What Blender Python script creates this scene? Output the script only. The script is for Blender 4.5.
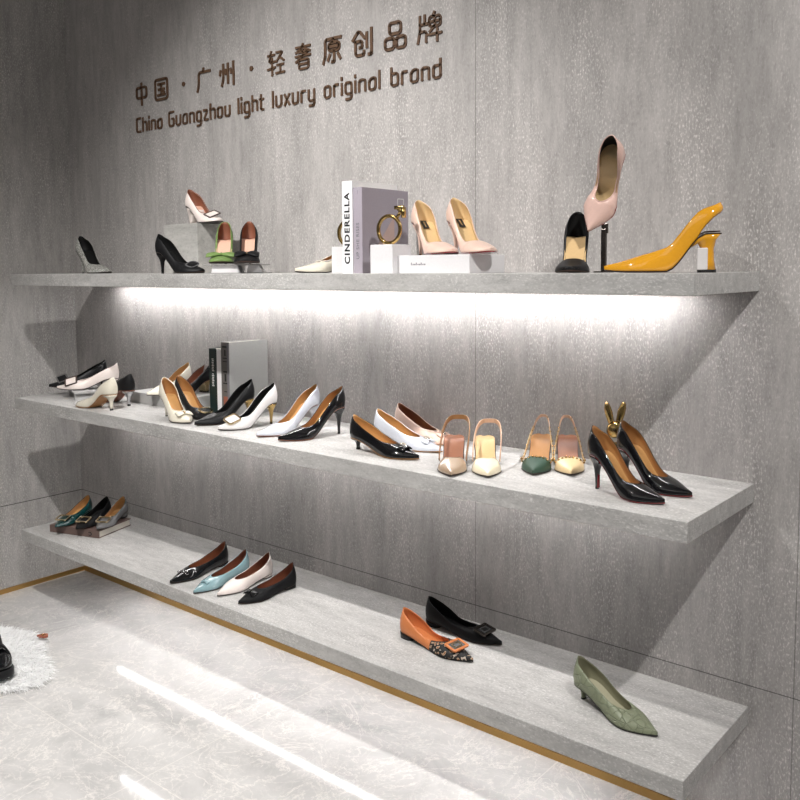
import bpy, bmesh, math, random
from mathutils import Vector, Matrix, Euler
random.seed(7)
for o in list(bpy.data.objects): bpy.data.objects.remove(o)
SC = bpy.context.scene
COL = SC.collection
PI = math.pi
# ---------------------------------------------------------------- camera
cd = bpy.data.cameras.new('camera'); cam = bpy.data.objects.new('camera', cd); COL.objects.link(cam)
cd.sensor_width = 36; cd.lens = 39.245; cd.shift_y = -0.07756; cd.clip_start = 0.02
cam.matrix_world = Matrix([[0.767327, -0.04626, 0.639585, 3.501043], [0.641218, 0.066238, -0.764495, -1.994584], [-0.007, 0.996731, 0.080489, 1.326671], [0.0, 0.0, 0.0, 1.0]])
SC.camera = cam
# ---------------------------------------------------------------- light
w = bpy.data.worlds.new('world'); SC.world = w; w.use_nodes = True
w.node_tree.nodes['Background'].inputs[0].default_value = (1.0, 0.985, 0.96, 1)
w.node_tree.nodes['Background'].inputs[1].default_value = 0.14
def spot(name, loc, target, power, angle=95, blend=.8, rad=.025, col=(1, .98, .95)):
    l = bpy.data.lights.new(name, 'SPOT'); l.energy = power; l.spot_size = math.radians(angle); l.spot_blend = blend
    l.shadow_soft_size = rad; l.color = col
    o = bpy.data.objects.new(name, l); COL.objects.link(o); o.location = loc
    o.rotation_euler = (Vector(target) - Vector(loc)).to_track_quat('-Z', 'Y').to_euler(); return o
def area(name, loc, target, sx, sy, power, col=(1, .98, .95)):
    l = bpy.data.lights.new(name, 'AREA'); l.shape = 'RECTANGLE'; l.size = sx; l.size_y = sy; l.energy = power; l.color = col
    o = bpy.data.objects.new(name, l); COL.objects.link(o); o.location = loc
    o.rotation_euler = (Vector(target) - Vector(loc)).to_track_quat('-Z', 'Y').to_euler(); return o
spot('ceiling_spot_light', (1.75, -1.48, 2.80), (1.42, -.15, .72), 200, 90, 1.0)
spot('ceiling_spot_light', (4.0, -1.5, 2.80), (3.0, -.1, 1.15), 165, 80, 1.0)
spot('ceiling_spot_light', (1.5, -1.8, 2.80), (1.05, -1.5, 0), 175, 62, 1.0, .05)
area('overhead_fill_light', (2.3, -2.6, 2.78), (2.0, -1.2, 0), 2.6, 1.2, 7)  # added overhead fill for soft ambient light, not a known fixture
SC.view_settings.view_transform = 'Standard'; SC.view_settings.look = 'None'
SC.view_settings.exposure = 0.12; SC.view_settings.gamma = 1.0; SC.view_settings.use_curve_mapping = False
LED_STRENGTH = (84.0, 38.0, 60.0)
# ---------------------------------------------------------------- materials
def mat(name, col, rough=.5, metal=0, coat=0, spec=.5, trans=0, emit=None, estr=0, bump=0, bscale=200, sheen=0, ior=1.45):
    m = bpy.data.materials.new(name); m.use_nodes = True; N = m.node_tree; b = N.nodes['Principled BSDF']
    b.inputs['Roughness'].default_value = rough; b.inputs['Metallic'].default_value = metal
    b.inputs['Coat Weight'].default_value = coat; b.inputs['Coat Roughness'].default_value = .04
    b.inputs['Specular IOR Level'].default_value = spec; b.inputs['Transmission Weight'].default_value = trans
    b.inputs['IOR'].default_value = ior; b.inputs['Sheen Weight'].default_value = sheen
    tc = N.nodes.new('ShaderNodeTexCoord'); nz = N.nodes.new('ShaderNodeTexNoise')
    nz.inputs['Scale'].default_value = bscale; nz.inputs['Detail'].default_value = 3
    N.links.new(tc.outputs['Object'], nz.inputs['Vector'])
    mx = N.nodes.new('ShaderNodeMix'); mx.data_type = 'RGBA'
    c = tuple(col) + (1,); d = tuple(max(0, v * .88) for v in col) + (1,)
    mx.inputs[6].default_value = d; mx.inputs[7].default_value = c
    N.links.new(nz.outputs['Fac'], mx.inputs[0]); N.links.new(mx.outputs[2], b.inputs['Base Color'])
    if bump:
        bp = N.nodes.new('ShaderNodeBump'); bp.inputs['Strength'].default_value = bump; bp.inputs['Distance'].default_value = .001
        N.links.new(nz.outputs['Fac'], bp.inputs['Height']); N.links.new(bp.outputs['Normal'], b.inputs['Normal'])
    if emit:
        b.inputs['Emission Color'].default_value = tuple(emit) + (1,); b.inputs['Emission Strength'].default_value = estr
    return m
def srgb(r, g, b):
    f = lambda v: (v / 255 / 12.92) if v <= 10 else ((v / 255 + .055) / 1.055) ** 2.4
    return (f(r), f(g), f(b))
def ramp(N, pts):
    r = N.nodes.new('ShaderNodeValToRGB'); e = r.color_ramp.elements
    while len(e) < len(pts): e.new(.5)
    for k, (p, c) in enumerate(pts):
        e[k].position = p; e[k].color = tuple(c) + (1,) if not isinstance(c, (int, float)) else (c, c, c, 1)
    return r
def stone(name, base, dark, light, stretch=(1, 1, .22), joints=None, rough=.55, fleck=.8):
    m = bpy.data.materials.new(name); m.use_nodes = True; N = m.node_tree; L = N.links; b = N.nodes['Principled BSDF']
    b.inputs['Roughness'].default_value = rough; b.inputs['Specular IOR Level'].default_value = .35
    tc = N.nodes.new('ShaderNodeTexCoord'); mp = N.nodes.new('ShaderNodeMapping'); mp.inputs['Scale'].default_value = stretch
    L.new(tc.outputs['Object'], mp.inputs['Vector'])
    def noise(s, d=4, src=mp, r=.6):
        n = N.nodes.new('ShaderNodeTexNoise'); n.inputs['Scale'].default_value = s; n.inputs['Detail'].default_value = d
        n.inputs['Roughness'].default_value = r; L.new(src.outputs[0], n.inputs['Vector']); return n
    big = noise(5.5, 5)
    r1 = ramp(N, [(.30, dark), (.52, base), (.74, light)]); L.new(big.outputs['Fac'], r1.inputs[0])
    mid = noise(34, 5, r=.75)
    r2 = ramp(N, [(.32, .80), (.5, .98), (.70, 1.16)]); L.new(mid.outputs['Fac'], r2.inputs[0])
    mu = N.nodes.new('ShaderNodeMix'); mu.data_type = 'RGBA'; mu.blend_type = 'MULTIPLY'; mu.inputs[0].default_value = 1
    L.new(r1.outputs[0], mu.inputs[6]); L.new(r2.outputs[0], mu.inputs[7])
    mp2 = N.nodes.new('ShaderNodeMapping'); mp2.inputs['Scale'].default_value = tuple(min(1, v * 2.0) for v in stretch)
    L.new(tc.outputs['Object'], mp2.inputs['Vector'])
    sp = noise(260, 3, mp2, .6); r3 = ramp(N, [(.52, 0.0), (.68, 1.0)]); L.new(sp.outputs['Fac'], r3.inputs[0])
    den = noise(9, 4); r4 = ramp(N, [(.38, .15), (.62, 1.0)]); L.new(den.outputs['Fac'], r4.inputs[0])
    mm = N.nodes.new('ShaderNodeMath'); mm.operation = 'MULTIPLY'; L.new(r3.outputs[0], mm.inputs[0]); L.new(r4.outputs[0], mm.inputs[1])
    m3 = N.nodes.new('ShaderNodeMath'); m3.operation = 'MULTIPLY'; m3.inputs[1].default_value = fleck; L.new(mm.outputs[0], m3.inputs[0])
    fk = N.nodes.new('ShaderNodeMix'); fk.data_type = 'RGBA'; fk.inputs[7].default_value = tuple(min(1, v * 1.75) for v in light) + (1,)
    L.new(m3.outputs[0], fk.inputs[0]); L.new(mu.outputs[2], fk.inputs[6])
    dk = noise(170, 2, mp2, .5); r5 = ramp(N, [(.30, .86), (.46, 1.0)]); L.new(dk.outputs['Fac'], r5.inputs[0])
    m5 = N.nodes.new('ShaderNodeMix'); m5.data_type = 'RGBA'; m5.blend_type = 'MULTIPLY'; m5.inputs[0].default_value = 1
    L.new(fk.outputs[2], m5.inputs[6]); L.new(r5.outputs[0], m5.inputs[7])
    out = m5.outputs[2]
    if joints:
        sx = N.nodes.new('ShaderNodeSeparateXYZ'); L.new(tc.outputs['Object'], sx.inputs[0])
        for ax, val, hw, k in joints:
            s = N.nodes.new('ShaderNodeMath'); s.operation = 'COMPARE'; s.inputs[1].default_value = val; s.inputs[2].default_value = hw
            L.new(sx.outputs[ax], s.inputs[0])
            q = N.nodes.new('ShaderNodeMath'); q.operation = 'MULTIPLY'; q.inputs[1].default_value = k; L.new(s.outputs[0], q.inputs[0])
            j = N.nodes.new('ShaderNodeMix'); j.data_type = 'RGBA'; j.inputs[7].default_value = (.035, .034, .033, 1)
            L.new(q.outputs[0], j.inputs[0]); L.new(out, j.inputs[6]); out = j.outputs[2]
    L.new(out, b.inputs['Base Color'])
    bp = N.nodes.new('ShaderNodeBump'); bp.inputs['Strength'].default_value = .12; bp.inputs['Distance'].default_value = .002
    L.new(mid.outputs['Fac'], bp.inputs['Height']); L.new(bp.outputs['Normal'], b.inputs['Normal'])
    return m
def marble():
    m = bpy.data.materials.new('polished grey marble'); m.use_nodes = True; N = m.node_tree; L = N.links; b = N.nodes['Principled BSDF']
    b.inputs['Roughness'].default_value = .07; b.inputs['Specular IOR Level'].default_value = .5
    tc = N.nodes.new('ShaderNodeTexCoord')
    def noise(s, d, r=.6, dist=0):
        n = N.nodes.new('ShaderNodeTexNoise'); n.inputs['Scale'].default_value = s; n.inputs['Detail'].default_value = d
        n.inputs['Roughness'].default_value = r; n.inputs['Distortion'].default_value = dist; L.new(tc.outputs['Object'], n.inputs['Vector']); return n
    a = noise(2.6, 6, .65, 1.2)
    r1 = ramp(N, [(.28, srgb(168, 166, 166)), (.5, srgb(193, 191, 190)), (.72, srgb(206, 204, 203))]); L.new(a.outputs['Fac'], r1.inputs[0])
    out = r1.outputs[0]
    for sc, wd, amt, ds in ((3.2, .010, .55, 1.6), (8.5, .016, .38, .9), (17, .02, .22, .7)):
        v = noise(sc, 7, .62, ds)
        s = N.nodes.new('ShaderNodeMath'); s.operation = 'SUBTRACT'; s.inputs[1].default_value = .5; L.new(v.outputs['Fac'], s.inputs[0])
        ab = N.nodes.new('ShaderNodeMath'); ab.operation = 'ABSOLUTE'; L.new(s.outputs[0], ab.inputs[0])
        r = ramp(N, [(0, amt), (wd, 0.0)]); L.new(ab.outputs[0], r.inputs[0])
        j = N.nodes.new('ShaderNodeMix'); j.data_type = 'RGBA'; j.inputs[7].default_value = srgb(236, 231, 225) + (1,)
        L.new(r.outputs[0], j.inputs[0]); L.new(out, j.inputs[6]); out = j.outputs[2]
    # thin pale tile seams
    br = N.nodes.new('ShaderNodeTexBrick'); br.offset = 0; br.inputs['Scale'].default_value = 1
    br.inputs['Mortar Size'].default_value = .0016; br.inputs['Brick Width'].default_value = .8; br.inputs['Row Height'].default_value = .8
    br.inputs['Color1'].default_value = (0, 0, 0, 1); br.inputs['Color2'].default_value = (0, 0, 0, 1); br.inputs['Mortar'].default_value = (1, 1, 1, 1)
    mp = N.nodes.new('ShaderNodeMapping'); mp.inputs['Location'].default_value = (.02, -.05, 0); L.new(tc.outputs['Object'], mp.inputs[0]); L.new(mp.outputs[0], br.inputs['Vector'])
    mq = N.nodes.new('ShaderNodeMath'); mq.operation = 'MULTIPLY'; mq.inputs[1].default_value = .55; L.new(br.outputs['Color'], mq.inputs[0])
    j = N.nodes.new('ShaderNodeMix'); j.data_type = 'RGBA'; j.inputs[7].default_value = srgb(222, 218, 212) + (1,)
    L.new(mq.outputs[0], j.inputs[0]); L.new(out, j.inputs[6]); L.new(j.outputs[2], b.inputs['Base Color'])
    return m
def glitter(name, col):
    m = bpy.data.materials.new(name); m.use_nodes = True; N = m.node_tree; L = N.links; b = N.nodes['Principled BSDF']
    b.inputs['Metallic'].default_value = .35; b.inputs['Roughness'].default_value = .25
    tc = N.nodes.new('ShaderNodeTexCoord'); v = N.nodes.new('ShaderNodeTexVoronoi'); v.inputs['Scale'].default_value = 420
    L.new(tc.outputs['Object'], v.inputs['Vector'])
    r = ramp(N, [(0, tuple(c * .35 for c in col)), (.6, col), (1, tuple(min(1, c * 1.9) for c in col))]); L.new(v.outputs['Color'], r.inputs[0])
    L.new(r.outputs[0], b.inputs['Base Color'])
    bp = N.nodes.new('ShaderNodeBump'); bp.inputs['Strength'].default_value = .9; bp.inputs['Distance'].default_value = .002
    L.new(v.outputs['Color'], bp.inputs['Height']); L.new(bp.outputs['Normal'], b.inputs['Normal'])
    return m
def leopard():
    m = bpy.data.materials.new('leopard print'); m.use_nodes = True; N = m.node_tree; L = N.links; b = N.nodes['Principled BSDF']
    b.inputs['Roughness'].default_value = .6
    tc = N.nodes.new('ShaderNodeTexCoord'); v = N.nodes.new('ShaderNodeTexVoronoi'); v.inputs['Scale'].default_value = 75
    n = N.nodes.new('ShaderNodeTexNoise'); n.inputs['Scale'].default_value = 60
    ad = N.nodes.new('ShaderNodeMix'); ad.data_type = 'RGBA'; ad.blend_type = 'ADD'; ad.inputs[0].default_value = .02
    L.new(tc.outputs['Object'], ad.inputs[6]); L.new(n.outputs['Color'], ad.inputs[7]); L.new(ad.outputs[2], v.inputs['Vector'])
    L.new(tc.outputs['Object'], n.inputs['Vector'])
    r = ramp(N, [(0, srgb(140, 90, 55)), (.24, srgb(185, 160, 135)), (.33, srgb(12, 10, 9)), (.76, srgb(14, 11, 10)), (.80, srgb(190, 175, 160))])
    r.color_ramp.interpolation = 'CONSTANT'
    L.new(v.outputs['Distance'], r.inputs[0])
    L.new(r.outputs[0], b.inputs['Base Color']); return m
def quilted(col):
    m = mat('sage green embossed leather', col, .38, spec=.5)
    N = m.node_tree; b = N.nodes['Principled BSDF']; tc = [n for n in N.nodes if n.bl_idname == 'ShaderNodeTexCoord'][0]
    v = N.nodes.new('ShaderNodeTexVoronoi'); v.inputs['Scale'].default_value = 62; v.feature = 'DISTANCE_TO_EDGE'
    N.links.new(tc.outputs['Object'], v.inputs['Vector'])
    r = ramp(N, [(0, 0.0), (.06, 1.0)]); N.links.new(v.outputs['Distance'], r.inputs[0])
    bp = N.nodes.new('ShaderNodeBump'); bp.inputs['Strength'].default_value = .8; bp.inputs['Distance'].default_value = .002
    N.links.new(r.outputs[0], bp.inputs['Height']); N.links.new(bp.outputs['Normal'], b.inputs['Normal']); return m
WALLJ = [(0, 0.970, .0010, .25), (0, 2.107, .0012, .5), (0, 2.968, .0012, .5), (2, .363, .0014, .7)]
STONE_WALL = stone('grey sintered stone wall', srgb(171, 167, 165), srgb(155, 152, 150), srgb(184, 180, 178), joints=WALLJ)
STONE_LEFT = stone('grey sintered stone side wall', srgb(170, 167, 164), srgb(155, 152, 150), srgb(182, 179, 176), joints=[(2, .363, .0016, .9)])
STONE_SHELF = stone('grey stone shelf', srgb(184, 182, 180), srgb(164, 162, 160), srgb(198, 196, 194), stretch=(.28, 1, 1), fleck=.5)
MARBLE = marble()
M = dict(
 brass=mat('brushed brass skirting', srgb(176, 140, 84), .35, .85), ceil=mat('white ceiling paint', (.75, .74, .72), .8),
 letter=mat('dark bronze lettering', srgb(98, 74, 56), .5), rubber=mat('black rubber', (.012, .012, .012), .5),
 pat_black=mat('black patent leather', (.004, .004, .005), .09, coat=.6, spec=.3), black=mat('black leather', (.006, .006, .007), .4, spec=.3),
 suede_black=mat('black satin', (.007, .007, .008), .55, spec=.25), black_lin=mat('black lining', (.008, .008, .008), .5, spec=.3),
 white=mat('white leather', srgb(218, 214, 213), .32, coat=.15), pwhite=mat('bluish white patent leather', srgb(212, 215, 224), .15, coat=.8),
 cream=mat('cream patent leather', srgb(232, 225, 208), .2, coat=.6), pinkw=mat('pale pink white leather', srgb(236, 224, 218), .28, coat=.3),
 ivory=mat('ivory patent leather', srgb(240, 228, 200), .18, coat=.7), taupe=mat('taupe patent leather', srgb(172, 148, 124), .16, coat=.9),
 tan=mat('tan lining leather', srgb(192, 146, 92), .42), tan_d=mat('brown tan insole leather', srgb(170, 122, 74), .42),
 nude_ins=mat('nude insole leather', srgb(214, 182, 134), .35), rose_ins=mat('rosewood insole leather', srgb(150, 100, 76), .4),
 pinkin=mat('pink beige insole', srgb(222, 178, 156), .45), brownlin=mat('brown lining', srgb(132, 82, 62), .45),
 nude=mat('nude satin', srgb(222, 190, 174), .42, sheen=.3), pink=mat('pale pink leather', srgb(232, 196, 184), .26, coat=.4),
 green=mat('apple green satin', srgb(112, 138, 78), .45), dkgreen=mat('dark green leather', srgb(44, 74, 60), .38, coat=.2),
 beige=mat('beige leather', srgb(226, 200, 156), .3, coat=.3), yellow=mat('mustard yellow patent leather', srgb(226, 160, 34), .12, coat=1),
 orange=mat('orange tan leather', srgb(206, 126, 76), .42), blue=mat('pale blue patent leather', srgb(132, 162, 168), .16, coat=.8),
 teal=mat('teal satin', srgb(14, 60, 60), .25, coat=.6), silver_l=mat('silver grey metallic leather', srgb(150, 150, 152), .25, .6),
 sage=quilted(srgb(130, 136, 112)), sage_in=mat('sage lining', srgb(134, 132, 108), .5), olive=mat('olive insole', srgb(170, 166, 142), .45),
 leopard=leopard(), glit=glitter('silver glitter', srgb(190, 190, 184)), red=mat('red lacquer sole', srgb(132, 12, 24), .15, coat=.8),
 sole=mat('dark brown sole', srgb(58, 42, 34), .5), nsole=mat('tan leather sole', srgb(172, 126, 78), .4), wsole=mat('dark sole edge', srgb(70, 62, 58), .5),
 gold=mat('polished gold metal', srgb(190, 160, 104), .15, 1), pgold=mat('pale gold metal', srgb(222, 200, 160), .18, 1), steel=mat('polished steel', srgb(205, 205, 208), .1, 1),
 greyglass=mat('grey glass', srgb(150, 148, 146), .15), dsteel=mat('dark steel', srgb(92, 86, 82), .25, .9), crystal=mat('crystal stones', srgb(225, 215, 200), .08, .5), pearl=mat('pearl beads', srgb(226, 218, 206), .2, coat=.6),
 box_w=mat('matte white display box', srgb(228, 226, 228), .5), box_g=stone('light grey stone display block', srgb(182, 180, 176), srgb(168, 166, 162), srgb(192, 190, 186), stretch=(.25, 1, 1), fleck=.1),
 riser=mat('pale grey painted riser', srgb(176, 175, 174), .55), acr=mat('clear acrylic', (.9, .92, .93), .05, trans=.9),
 paper=mat('book pages', srgb(222, 216, 206), .7), bk_white=mat('white book cover', srgb(240, 238, 240), .35), bk_lilac=mat('lilac book cover', srgb(168, 160, 170), .4),
 bk_green=mat('dark green book cover', srgb(22, 42, 40), .4), bk_grey=mat('grey book cover', srgb(164, 164, 162), .3), bk_dark=mat('dark photo spine', srgb(104, 100, 97), .4),
 bk_brown=mat('brown book cover', srgb(112, 92, 86), .45), ink=mat('black ink', (.01, .01, .012), .5), ink_w=mat('white ink', srgb(225, 225, 225), .5), ink_g=mat('grey ink', srgb(120, 118, 124), .5),
 peach=mat('peach print', srgb(190, 164, 156), .5), tagm=mat('black label', (.02, .02, .02), .4), fur=mat('white faux fur', srgb(252, 252, 252), .8, sheen=.4),
 nude_strap=mat('nude leather strap', srgb(205, 165, 135), .4), brown_strap=mat('brown leather strap', srgb(150, 108, 68), .35),
 umbra=mat('dark brown edging', srgb(70, 56, 50), .4), skin=mat('brown pink leather', srgb(160, 92, 72), .5), led=None)

# ---------------------------------------------------------------- mesh helpers
def link(name, bm, mats, parent=None, smooth=True, loc=(0, 0, 0), rot=(0, 0, 0)):
    me = bpy.data.meshes.new(name); bm.to_mesh(me); bm.free()
    for m in (mats if isinstance(mats, (list, tuple)) else [mats]): me.materials.append(m)
    if smooth:
        for p in me.polygons: p.use_smooth = True
    o = bpy.data.objects.new(name, me); COL.objects.link(o); o.parent = parent; o.location = loc; o.rotation_euler = rot
    return o
def thing(name, label, cat, loc, rot=(0, 0, 0), group=None):
    o = bpy.data.objects.new(name, None); COL.objects.link(o); o.empty_display_size = .05
    o.location = loc; o.rotation_euler = rot; o['label'] = label; o['category'] = cat
    if group: o['group'] = group
    return o
def tag(o, label, cat, group=None):
    o['label'] = label; o['category'] = cat
    if group: o['group'] = group
    return o
def box(bm, x0, x1, y0, y1, z0, z1, bev=0, M=None):
    r = bmesh.ops.create_cube(bm, size=1)['verts']
    for v in r:
        v.co = Vector(((x0 + x1) / 2 + v.co.x * (x1 - x0), (y0 + y1) / 2 + v.co.y * (y1 - y0), (z0 + z1) / 2 + v.co.z * (z1 - z0)))
    if bev:
        es = list({e for v in r for e in v.link_edges})
        rr = bmesh.ops.bevel(bm, geom=es, offset=bev, segments=2, profile=.5, affect='EDGES'); r = [v for v in bm.verts if v in set(rr['verts'])] if M else r
    if M:
        bmesh.ops.transform(bm, matrix=M, verts=r)
    return bm
def new(): return bmesh.new()
def sweep(bm, pts, prof, closed=False, up=Vector((0, 0, 1)), caps=True, scale=None):
    """sweep a 2-D profile (list of (a,b)) along pts; a is along side, b along the up-ish normal"""
    P = [Vector(p) for p in pts]; n = len(P); rings = []
    for i in range(n):
        t = (P[(i + 1) % n] - P[(i - 1) % n]) if closed else (P[min(i + 1, n - 1)] - P[max(i - 1, 0)])
        t.normalize()
        s = t.cross(up)
        if s.length < 1e-4: s = t.cross(Vector((1, 0, 0)))
        s.normalize(); u = s.cross(t).normalized(); k = scale[i] if scale else 1
        rings.append([bm.verts.new(P[i] + s * a * k + u * b * k) for a, b in prof])
    m = len(prof)
    for i in range(n if closed else n - 1):
        A, B = rings[i], rings[(i + 1) % n]
        for j in range(m): bm.faces.new((A[j], A[(j + 1) % m], B[(j + 1) % m], B[j]))
    if caps and not closed:
        bm.faces.new(rings[0][::-1]); bm.faces.new(rings[-1])
    return bm
def circ(r, n=10, ry=None): return [(r * math.cos(2 * PI * k / n), (ry or r) * math.sin(2 * PI * k / n)) for k in range(n)]
def loft(bm, rings, cap=True):
    R = [[bm.verts.new(p) for p in r] for r in rings]; m = len(R[0])
    for A, B in zip(R, R[1:]):
        for j in range(m): bm.faces.new((A[j], A[(j + 1) % m], B[(j + 1) % m], B[j]))
    if cap: bm.faces.new(R[0][::-1]); bm.faces.new(R[-1])
    return bm
def ball(bm, c, r, seg=12, sc=(1, 1, 1)):
    v = bmesh.ops.create_uvsphere(bm, u_segments=seg, v_segments=max(6, seg // 2 + 2), radius=r)['verts']
    for q in v: q.co = Vector((q.co.x * sc[0], q.co.y * sc[1], q.co.z * sc[2])) + Vector(c)
    return bm
def pch(pts, x):
    """monotone cubic interpolation"""
    n = len(pts)
    if x <= pts[0][0]: return pts[0][1]
    if x >= pts[-1][0]: return pts[-1][1]
    d = [(pts[i + 1][1] - pts[i][1]) / (pts[i + 1][0] - pts[i][0]) for i in range(n - 1)]
    s = [d[0]] + [0 if d[i - 1] * d[i] <= 0 else 2 * d[i - 1] * d[i] / (d[i - 1] + d[i]) for i in range(1, n - 1)] + [d[-1]]
    for i in range(n - 1):
        if x <= pts[i + 1][0]:
            h = pts[i + 1][0] - pts[i][0]; t = (x - pts[i][0]) / h
            return ((2*t**3 - 3*t*t + 1) * pts[i][1] + (t**3 - 2*t*t + t) * h * s[i] + (-2*t**3 + 3*t*t) * pts[i + 1][1] + (t**3 - t*t) * h * s[i + 1])
# ---------------------------------------------------------------- the shoe builder
WID = {
 'point': [(0, .001), (.012, .010), (.035, .0175), (.08, .0240), (.15, .0265), (.25, .0262), (.38, .0250), (.5, .0285), (.62, .0345), (.70, .0358), (.77, .0310), (.84, .0232), (.91, .0140), (.965, .0062), (.99, .0030), (1, .0008)],
 'almond': [(0, .001), (.012, .010), (.035, .0175), (.08, .0240), (.15, .0265), (.25, .0262), (.38, .0250), (.5, .0285), (.62, .0350), (.72, .0375), (.80, .0360), (.88, .0290), (.94, .0205), (.98, .0120), (.995, .0060), (1, .001)],
 'round': [(0, .001), (.012, .010), (.035, .0175), (.08, .0240), (.15, .0265), (.25, .0262), (.38, .0255), (.5, .0290), (.62, .0355), (.72, .0385), (.82, .0380), (.90, .0340), (.95, .0270), (.985, .0165), (.996, .0090), (1, .001)],
}
SIDE = {
 'pump': [(0, .060), (.02, .0575), (.06, .051), (.13, .044), (.25, .037), (.42, .035), (.58, .033), (.70, .029)],
 'flat': [(0, .056), (.02, .0535), (.06, .047), (.13, .039), (.25, .031), (.42, .029), (.58, .029), (.70, .027)],
 'tabbed': [(0, .064), (.02, .060), (.10, .046), (.25, .034), (.42, .030), (.58, .030), (.70, .028)],
 'dorsay': [(0, .062), (.03, .059), (.10, .050), (.18, .038), (.27, .015), (.34, .004), (.44, .004), (.52, .016), (.60, .028), (.70, .031)],
 'sling': [(0, .062), (.08, .055), (.16, .051), (.25, .053), (.35, .055), (.43, .050), (.51, .044), (.60, .038), (.70, .034)],
 'low': [(0, .060), (.03, .056), (.08, .050), (.15, .043), (.27, .032), (.40, .023), (.52, .025), (.62, .029), (.70, .030)],
}
class Shoe: pass
def shoe(name, label, loc, ang, L, h, up, lin, ins, sole, heel='stiletto', heelm=None, tip=None, toe='point', side='pump', tt=.66,
         rot=None, group=None, cut=None, category='shoe', backm=None, backcut=0, backside=None, ws=1.0, hs=1.0, upname='upper', piping=None, tw=.85, vexp=1.9, lo=None, sole_t=.0026, bk=.58):
    S = Shoe(); W = [(t, v * ws) for t, v in WID[toe]]; T = [(t, v * hs) for t, v in SIDE[side]]
    st = .0035
    def zs(t):
        u = (bk - t) / (bk - .13); u = min(1, max(0, u)); f = u * u * (3 - 2 * u)
        z = st + (h - st) * (f * .94 + .06 * min(1, max(0, (bk - t) / bk)))
        if t > .78: z += .0035 * ((t - .78) / .22) ** 2
        return z
    wd = lambda t: pch(W, t)
    def Tt(t):
        if t <= tt: return pch(T, t)
        k = (t - tt) / (1 - tt); a = pch(T, tt); return .0075 + (a - .0075) * (1 - k) ** .85 * (1 - .10 * k)
    def yt(t):
        if t >= tt: return 0.0
        w_ = wd(t)
        if t < .3: return w_ * tw * (.62 + .38 * min(1, t / .26) ** .9)
        u = (t - .3) / (tt - .3); return w_ * tw * max(0, 1 - u ** vexp) ** .5
    S.zs, S.wd, S.T, S.yt, S.L, S.h = zs, wd, Tt, yt, L, h
    root = thing(name, label, category, loc, rot or (0, 0, ang), group); S.root = root
    # stations
    ts = sorted({round((1 - math.cos(PI * i / 34)) / 2, 5) for i in range(35)} | {round(tt - d, 5) for d in (0, .0015, .005, .012, .022, .035)} | ({round(cut, 5)} if cut else set()))
    def strip(bm, t0, t1, NV=9, sidefn=None):
        grid = {}
        use = [t for t in ts if t0 - 1e-6 <= t <= t1 + 1e-6]
        for sgn in (1, -1):
            for i, t in enumerate(use):
                w_, y1, z0, H = wd(t), yt(t), zs(t), (sidefn or Tt)(t)
                if cut and t < tt:
                    H = H * min(1, .10 + .90 * ((t - cut) / max(.001, (tt - .10 - cut))) ** .7) if t < tt - .10 else H
                op = y1 / (w_ * tw) if w_ > 1e-6 else 0; op = min(1, op)
                if t < .3: op = 1
                lw = pch(lo, t) if lo else 0; H -= lw; z0 += lw
                for j in range(NV + 1):
                    v = j / NV; th = v * PI / 2
                    yy = y1 + (w_ - y1) * (math.cos(th) ** .8) if j < NV else y1
                    zz = H * (op * v + (1 - op) * math.sin(th) ** .9)
                    yy += .0022 * math.sin(PI * v) * op
                    x = t * L
                    if t in (0, 1) or t < 1e-4 or t > .9999: yy = 0
                    if t < .12: x += -.0035 * math.sin(PI * min(1, v * 1.1)) * (1 - t / .12) + .003 * v * (1 - t / .12)
                    grid[sgn, i, j] = bm.verts.new((x, sgn * yy, z0 + zz))
            for i in range(len(use) - 1):
                for j in range(NV):
                    q = (grid[sgn, i, j], grid[sgn, i + 1, j], grid[sgn, i + 1, j + 1], grid[sgn, i, j + 1])
                    f = bm.faces.new(q if sgn < 0 else q[::-1])
        bmesh.ops.remove_doubles(bm, verts=bm.verts, dist=.0004)
        return bm
    def solid(o, th=.0014, mo=1):
        md = o.modifiers.new('thickness', 'SOLIDIFY'); md.thickness = th; md.offset = -1; md.material_offset = mo; md.use_even_offset = False
    t0 = cut if cut else 0
    if backcut:      # counter in another material from the vamp
        bk = min(ts, key=lambda t: abs(t - backcut))
        o = link('vamp', strip(new(), bk, 1), [up, lin], root); solid(o)
        o = link('counter', strip(new(), 0, bk), [backm, lin], root); solid(o)
    else:
        o = link(upname, strip(new(), t0, 1), [up, lin], root); solid(o)
    # topline piping
    if piping and not cut:
        pts = [(t * L + (.003 * (1 - t / .12) if t < .12 else 0), yt(t), zs(t) + Tt(t)) for t in ts if t <= tt]
        pts = pts[::-1] + [(a, -b, c) for a, b, c in pts[1:]]
        sweep(bm := new(), pts, circ(.0012, 6)); link('piping', bm, piping, root)
    # insole (follows the foot bed)
    bm = new(); use = [i / 30 for i in range(31)]; rows = []
    for t in use:
        tq = .012 + t * .975; w_ = wd(tq) * .95
        rows.append([bm.verts.new((tq * L, w_ * s, zs(tq) + .0022 + .0022 * s * s)) for s in (-1, -.6, -.2, .2, .6, 1)])
    for A, B in zip(rows, rows[1:]):
        for j in range(5): bm.faces.new((A[j], B[j], B[j + 1], A[j + 1]))
    o = link('insole', bm, ins, root)
    # outsole
    bm = new(); rows = []
    for t in ts:
        w_ = wd(t) + .0006; z = zs(t); n_ = 4
        rows.append([bm.verts.new((t * L, s * (w_ if dz > 0 else max(.0008, w_ - .003)), z + dz)) for dz in (.0004, -sole_t) for s in ((-1, -.35, .35, 1) if dz > 0 else (1, .35, -.35, -1))])
    for A, B in zip(rows, rows[1:]):
        for j in range(8): bm.faces.new((A[j], A[(j + 1) % 8], B[(j + 1) % 8], B[j]))
    bm.faces.new(rows[0][::-1]); bm.faces.new(rows[-1])
    link('outsole', bm, sole, root, smooth=False)
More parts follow.
